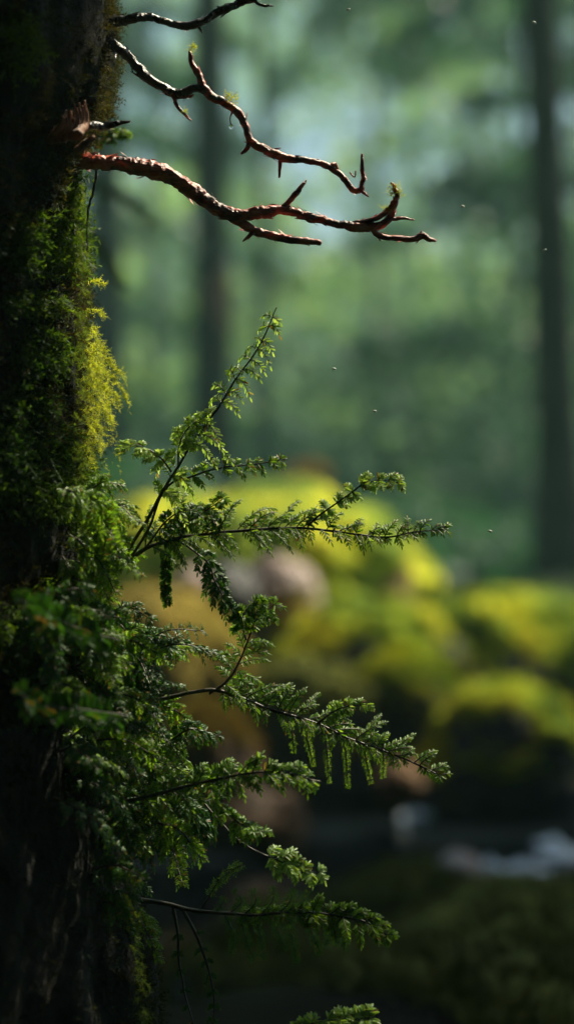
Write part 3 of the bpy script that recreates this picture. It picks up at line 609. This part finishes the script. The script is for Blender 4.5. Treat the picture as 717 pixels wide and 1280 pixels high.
sprig('long middle fern spray sloping down right with hanging combs', [
    dict(path=[(150, 884), (200, 874), (240, 866), (270, 863), (300, 872), (340, 888), (395, 904), (440, 925), (480, 940), (520, 955), (556, 972)], r0=3.2, n=38, plen=prof_([0, .25, .5, .8, 1], [34, 46, 44, 32, 14]), nrm=(.2, -.8, .55), droop=.15, leaf=7, start=.3, back=1.15, front=.45, mat=M_fern, k=12, jitter=.45),
    dict(path=[(396, 904), (412, 893), (430, 885), (462, 879)], r0=1.8, n=8, plen=prof_([0, 1], [14, 8]), nrm=(.05, -.82, .55), droop=.1, leaf=7, mat=M_fernpale)]+[
    dict(path=[(x, y), (x+3, y+h*.4), (x+6+rng.uniform(-4, 6), y+h)], r0=1.1, n=int(h/5), plen=prof_([0, .5, 1], [4, 5, 3]), nrm=(0, -1, .1), droop=.1, leaf=3.2, start=.05, k=3, needle=True, mat=M_fern) for x, y, h in [(382, 902, 55), (406, 908, 72), (430, 920, 66), (454, 930, 50), (362, 897, 45), (476, 938, 36)]])
sprig('lower fern spray held closer, soft and bright at its tip', [
    dict(path=[(120, 1010, -.03), (180, 998, -.03), (230, 984, -.03), (280, 972, -.04), (340, 965, -.05), (400, 976, -.05)], r0=3.2, n=22, plen=prof_([0, .5, 1], [34, 36, 14]), nrm=(.15, -.8, .58), droop=.25, leaf=9, start=.2, mat=M_fern),
    dict(path=[(260, 980, -.03), (275, 1005, -.03), (300, 1030, -.03), (330, 1040, -.04)], r0=1.8, n=9, plen=prof_([0, 1], [26, 12]), nrm=(.2, -.6, .75), droop=.5, leaf=8, mat=M_fern),
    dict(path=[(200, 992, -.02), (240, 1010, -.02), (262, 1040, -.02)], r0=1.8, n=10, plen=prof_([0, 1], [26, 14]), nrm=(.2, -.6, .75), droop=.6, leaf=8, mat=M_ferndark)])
sprig('lowest long fern spray with bare combs and a bright leafy tip', [
    dict(path=[(170, 1125), (205, 1130), (240, 1138), (300, 1143), (370, 1140), (430, 1146), (465, 1155), (486, 1172)], r0=3.4, n=24, plen=prof_([0, .5, .7, .85, 1], [3, 8, 26, 28, 12]), nrm=(.15, -.8, .58), droop=.15, leaf=8, start=.4, mat=M_fern),
    dict(path=[(248, 1140), (262, 1118), (278, 1096), (300, 1080)], r0=1.6, n=14, plen=prof_([0, .5, 1], [3, 8, 7]), nrm=(-.2, -.8, .5), droop=.1, leaf=4.5, start=.3, needle=True, mat=M_fern, k=3),
    dict(path=[(250, 1000, -.02), (300, 1052, -.03), (340, 1073, -.03), (362, 1080, -.03), (380, 1088, -.03), (404, 1092, -.03)], r0=1.5, n=8, start=.6, plen=prof_([0, .6, 1], [10, 22, 12]), nrm=(.15, -.8, .58), droop=.15, leaf=9, mat=M_fernpale),
    dict(path=[(215, 1133), (222, 1165), (225, 1200), (232, 1245), (245, 1290)], r0=2.4, n=6, plen=prof_([0, 1], [10, 6]), nrm=(0, -1, .2), droop=.3, leaf=4, mat=M_ferndark),
    dict(path=[(228, 1138), (248, 1175), (262, 1215), (268, 1260), (262, 1300)], r0=2.6, n=8, plen=prof_([0, 1], [12, 8]), nrm=(0, -1, .2), droop=.3, leaf=4, mat=M_ferndark)]+[
    dict(path=[(x, 1142), (x+rng.uniform(4, 16), 1142+h*.5), (x+rng.uniform(0, 22), 1142+h)], r0=1.1, n=int(abs(h)/5), plen=prof_([0, .5, 1], [5, 7, 4]), nrm=(0, -1, .1), droop=.1, leaf=5, start=.05, k=3, needle=True, mat=M_ferndark) for x, h in [(280, 50), (300, 60), (318, 55), (340, 45), (358, 60), (380, 50), (400, 40), (420, 45), (268, -25), (288, -30), (306, -32), (325, -34), (345, -30), (362, -28)]])
sprig('small bright fern tips at the bottom edge of the picture', [
    dict(path=[(330, 1320, -.03), (380, 1284, -.03), (420, 1274, -.03), (468, 1272, -.03)], r0=2, n=10, plen=prof_([0, .3, 1], [4, 12, 14]), nrm=(.15, -.8, .58), droop=.15, leaf=10, start=.3, mat=M_fernpale)])
sprig('soft near fern frond pointing left on the dark trunk, upper of two', [
    dict(path=[(150, 800, -.1), (100, 785, -.13), (62, 768, -.15), (28, 752, -.17)], r0=1, n=12, plen=prof_([0, 1], [34, 14]), nrm=(-.1, -.85, .5), droop=.3, leaf=12, mat=M_ferndark)])
sprig('soft near fern frond pointing left on the dark trunk, lower of two', [
    dict(path=[(160, 895, -.1), (110, 888, -.13), (62, 884, -.15), (26, 868, -.17)], r0=1, n=12, plen=prof_([0, 1], [34, 14]), nrm=(-.1, -.85, .5), droop=.3, leaf=12, mat=M_ferndark)])
# dense fern clumps rooted on the trunk
def clump(label, roots, n, mat, Lr=(50, 110)):
    e_ = empty('fern_clump', label, 'fern'); org = None
    for q in range(n):
        x, y = roots[0]+rng.uniform(-1, 1)*roots[2], roots[1]+rng.uniform(-1, 1)*roots[3]
        dz = -.10+rng.uniform(-.02, .03)+.10*min(1, max(0, (x-20)/130))**.7
        an = rng.uniform(-70, 35) if x > 60 else rng.uniform(-120, 60); L = rng.uniform(*Lr)
        dx, dy = math.cos(math.radians(an))*L, -math.sin(math.radians(an))*L
        path = pxpath([(x, y, dz), (x+dx*.5, y+dy*.5-8, dz-.01), (x+dx, y+dy+12, dz-.01+rng.uniform(-.03, .03))], 24)
        if org is None: org = path[0]; e_.location = org
        st, lv = frond(None, path, 1.6, 11, prof_([0, .4, 1], [20, 24, 8]), unit(np.array([.1, -.7, .65])+rng.normal(0, .3, 3)), droop=.4, leaf=6, start=.1, k=9)
        for mbx in (st, lv):
            for k in range(len(mbx.v)): mbx.v[k] = mbx.v[k]-org
        s_ = st.build('frond', M_stem, e_); lv.build('leaflets', mat if rng.random() < .7 else M_fern, s_)
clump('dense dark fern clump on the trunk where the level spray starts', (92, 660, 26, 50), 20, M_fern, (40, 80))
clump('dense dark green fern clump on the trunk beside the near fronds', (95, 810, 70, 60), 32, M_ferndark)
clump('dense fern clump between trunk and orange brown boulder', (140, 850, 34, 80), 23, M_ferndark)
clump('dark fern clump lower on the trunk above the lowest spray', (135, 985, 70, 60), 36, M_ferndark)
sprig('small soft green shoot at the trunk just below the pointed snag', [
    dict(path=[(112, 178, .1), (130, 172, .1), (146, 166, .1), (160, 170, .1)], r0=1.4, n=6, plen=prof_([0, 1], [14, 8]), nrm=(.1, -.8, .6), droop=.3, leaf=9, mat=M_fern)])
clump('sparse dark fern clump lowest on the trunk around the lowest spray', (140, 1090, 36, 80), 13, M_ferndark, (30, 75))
# blurred twig with leaves behind the trunk
e_ = sprig('blurred dark conifer twig hanging behind the trunk below the red branch', [
    dict(path=[(90, 215, 1.0), (130, 235, 1.0), (165, 250, 1.0), (195, 285, 1.0)], r0=3, n=10, plen=prof_([0, 1], [40, 14]), nrm=(.1, -.8, .55), droop=.4, leaf=14, mat=M_ferndark, needle=True),
    dict(path=[(90, 270, 1.0), (125, 310, 1.0), (158, 362, 1.0)], r0=3, n=10, plen=prof_([0, 1], [30, 10]), nrm=(.1, -.8, .55), droop=.4, leaf=14, mat=M_ferndark, needle=True)], 'conifer_twig')
e_['category'] = 'twig'
# ------------------------------------------------------------------ unseen trees added to shade the place and block sky
GAPS = [(P(x_, y_, 1.2), .075) for x_, y_ in [(130, 460), (150, 560), (200, 560), (250, 520), (300, 470), (345, 400), (200, 640), (260, 640), (330, 640), (400, 640), (480, 610), (550, 660), (230, 730), (280, 730), (320, 780), (300, 840),
    (230, 870), (330, 890), (400, 910), (460, 930), (550, 970), (200, 960), (280, 980), (350, 980), (400, 980), (300, 1030), (150, 205), (250, 250), (350, 270), (480, 270), (540, 300), (200, 110), (300, 150), (400, 205), (450, 230), (250, 20), (150, 700), (150, 800), (170, 880)]]
GAPS += [(P(x_, y_, 1.19), .045) for x_, y_ in [(430, 1140), (470, 1160), (390, 1085), (450, 1272), (400, 1272)]]
GAPS += [(P(x_, y_, 1.13), .028) for x_, y_ in [(45, 300), (45, 430), (40, 560), (60, 600), (90, 260)]]
GAPS += [(P(62, 768, 1.06), .03), (P(60, 884, 1.06), .03)]
GAPS += [(P(x_, y_, d_), .3) for x_, y_, d_ in [(200, 640, 5), (250, 630, 4.9), (350, 616, 4.9), (480, 660, 4.8), (540, 720, 4.7), (600, 755, 4.4), (700, 790, 4.5), (510, 830, 3.9), (640, 875, 3.75), (450, 780, 4.25), (215, 750, 4), (262, 890, 3.5)]]
def added_shade_tree(x, y, label, clumps, h=9, dia=.35, mat=None, leaf=.11, n=900, open_gap=True):
    base = np.array([x, y, float(ground_z(x, y))-.1]); e_ = empty('added_shade_tree', label, 'tree'); e_.location = base
    mb = MB(); u = np.linspace(0, 1, 30)[:, None]; tk_ = .15 if open_gap else 1; tube(mb, np.array([0, 0, h])*u, dia/2*(1-.8*u[:, 0]), 18, .15, 5, 3); mbb, mbl = mb, MB()
    for (cx, cy_, cz, r) in clumps:
        c = np.array([cx, cy_, cz])-base; p0 = np.array([0, 0, max(.5, c[2]-.25*np.hypot(c[0], c[1]))])
        tube(mbb, spline([p0, (p0+c)/2+np.array([0, 0, .1]), c], 10), np.linspace(.035, .01, 10)*tk_, 6)
        k = int(n*max(r, .3)**2*4); v = unit(rng.normal(0, 1, (k, 3)))*rng.uniform(0, 1, (k, 1))**.45*np.array([r, r, r*.6])+c
        if open_gap:                                   # leaves cut away along sun rays to keep sprigs and boulders lit
            w_ = v+base; keep = np.ones(len(w_), bool)
            for tp, tr_ in GAPS:
                dv = w_-tp; al = dv@SUND; keep &= ~((al > 0) & (np.linalg.norm(dv-al[:, None]*SUND, axis=1) < tr_))
            v = v[keep]
        scatter_leaves(mbl, v, leaf)
    mb.build('trunk', M_farbark, e_); mbl.build('crown', mat or M_shadeleaf, e_)
def sunward(px, py, d, t, r): q = P(px, py, d)+SUND*t; return (*q, r)  # leaf clump set up the sun ray from the spot it shades
added_shade_tree(3.9, 3.2, 'unseen broad tree on the right bank, added to shade the stream', [sunward(*q) for q in
    [(560, 1080, 3.2, 5.2, .5), (650, 1180, 2.9, 5.4, .5), (450, 1150, 3.0, 5.0, .45), (380, 1060, 3.2, 5.3, .4), (710, 1030, 3.4, 5.2, .4), (600, 960, 3.7, 5.5, .25), (300, 1250, 2.4, 5.0, .5), (520, 1280, 2.4, 5.0, .5), (700, 1280, 2.4, 5.2, .5)]]+[(*(np.array(q)+SUND*5), .5) for q in [(.1, 2.9, .2), (.6, 2.8, .2), (.3, 2.4, .2), (.9, 2.4, .2), (.1, 1.9, .2), (.7, 1.9, .2), (1.2, 2.9, .2), (-.1, 2.4, .2), (.1, 1.4, .2), (.6, 1.5, .2), (-.2, 1.8, .2)]], n=3500)
added_shade_tree(2.9, .4, 'unseen tree at right, added to shade the trunk and low sprays', [sunward(*q) for q in
    [(300, 1190, 1.2, 4.0, .07), (380, 1230, 1.2, 4.1, .07), (220, 1180, 1.2, 3.9, .07), (150, 1130, 1.17, 4.2, .07), (100, 1060, 1.13, 4.0, .07), (150, 1250, 1.2, 4.1, .09), (300, 1300, 1.2, 4.1, .09), (450, 1350, 1.2, 4.1, .09),
     (20, 1180, 1.1, 4.0, .16), (80, 1150, 1.14, 4.1, .14), (120, 1260, 1.16, 4.0, .16), (20, 1280, 1.1, 4.1, .16), (60, 1040, 1.12, 4.1, .14), (10, 930, 1.11, 4.1, .12), (130, 1190, 1.17, 4.2, .09), (50, 940, 1.12, 4.0, .06), (20, 350, 1.12, 4.0, .05), (70, 130, 1.12, 4.2, .05), (60, 40, 1.12, 4.1, .06), (110, 100, 1.15, 4.1, .04), (20, 120, 1.12, 4.0, .05), (10, 650, 1.11, 4.2, .06), (40, 1000, 1.11, 4.1, .07), (20, 860, 1.1, 4.0, .06), (30, 720, 1.11, 4.1, .05), (40, 480, 1.12, 4.0, .04), (70, 400, 1.13, 4.0, .03), (30, 180, 1.12, 4.1, .05), (30, 60, 1.12, 4.2, .05), (80, 200, 1.14, 4.1, .03), (85, 720, 1.15, 4.1, .03), (70, 520, 1.14, 4.0, .025)]], leaf=.03, n=14000)
added_shade_tree(3.4, -.6, 'unseen broad tree further back at right, added to shade the near ground', [(*(np.array(q)+SUND*4.2), .45) for q in [(.3, .4, 0), (1.1, .5, 0), (-.2, -.2, 0), (.7, -.3, 0), (1.5, -.2, 0), (.3, -1, 0), (1.2, -1.1, 0), (.4, 2.25, .1), (1.1, 2.3, .1), (-.2, 2.1, .1)]], leaf=.1, n=1500)
for q, (x, y) in enumerate([(-2.2, -2.4), (.6, -3.0), (3.2, -2.6), (-3.4, .2), (-4.2, 2.6), (5.0, -.8), (-1.0, -5.0), (2.2, -5.4)]):  # dense evergreens out of view, added to keep sky light off the trunk
    z0 = float(ground_z(x, y)); cl = []
    for k in range(16): cl.append((x+rng.uniform(-.9, .9), y+rng.uniform(-.9, .9), z0+.3+k*.38, rng.uniform(.8, 1.15)))
    added_shade_tree(x, y, 'unseen evergreen added to block sky, number %d around the viewer' % (q+1) if False else ['unseen dense evergreen added behind the viewer to block sky', 'unseen evergreen added close behind the viewer to block sky', 'unseen wide evergreen added behind right to block sky', 'unseen evergreen added left of the mossy tree to block sky', 'unseen evergreen added beyond the mossy tree at left to block sky', 'unseen evergreen added on the near right bank to block sky', 'unseen tall evergreen added deep behind the viewer to block sky', 'unseen evergreen added deep behind right to block sky'][q], cl, h=7, leaf=.2, n=340, open_gap=False)
# ------------------------------------------------------------------ drifting specks
m, t = newmat('seed_fluff'); p_ = N(t, 'ShaderNodeBsdfPrincipled'); p_.inputs['Base Color'].default_value = (.75, .8, .7, 1)
o_ = N(t, 'ShaderNodeOutputMaterial'); t.links.new(p_.outputs[0], o_.inputs[0]); M_fluff = m
v, f = ico(2)
first = None
for (x, y, lab) in [(468, 514, 'pale seed speck drifting right of the upright sprig'), (417, 461, 'pale seed speck drifting above centre, level with the sprig tip'), (578, 258, 'pale seed speck drifting right of the red branch tip'),
                    (612, 664, 'pale seed speck drifting right of the level spray'), (435, 12, 'pale seed speck near the top edge, middle'), (667, 28, 'pale seed speck in front of the top of the right trunk'), (680, 313, 'pale seed speck in front of the right trunk')]:
    if first is None:
        mb = MB(); mb.add(v*np.array([.0014, .0006, .0007]), tris=f); first = o = mb.build('seed_speck', M_fluff)
    else: o = first.copy(); C.objects.link(o)
    o.location = P(x, y, 1.22); o.rotation_euler = (0, rng.uniform(-.6, .6), 0); tag(o, lab, 'seed', 'seed specks drifting in the air')
# ------------------------------------------------------------------ haze
mb = MB(); bx = np.array([(x, y, z) for x in (-60, 60) for y in (-12, 60) for z in (-2, 16)], float)
mb.add(bx, [(0, 1, 3, 2), (4, 6, 7, 5), (0, 4, 5, 1), (2, 3, 7, 6), (0, 2, 6, 4), (1, 5, 7, 3)])
m, t = newmat('haze'); pv = N(t, 'ShaderNodeVolumePrincipled'); pv.inputs['Color'].default_value = (.5, .92, .84, 1); pv.inputs['Density'].default_value = .0046; pv.inputs['Anisotropy'].default_value = .3
o_ = N(t, 'ShaderNodeOutputMaterial'); t.links.new(pv.outputs[0], o_.inputs['Volume'])
tag(mb.build('haze', m), 'pale green forest mist', kind='stuff')
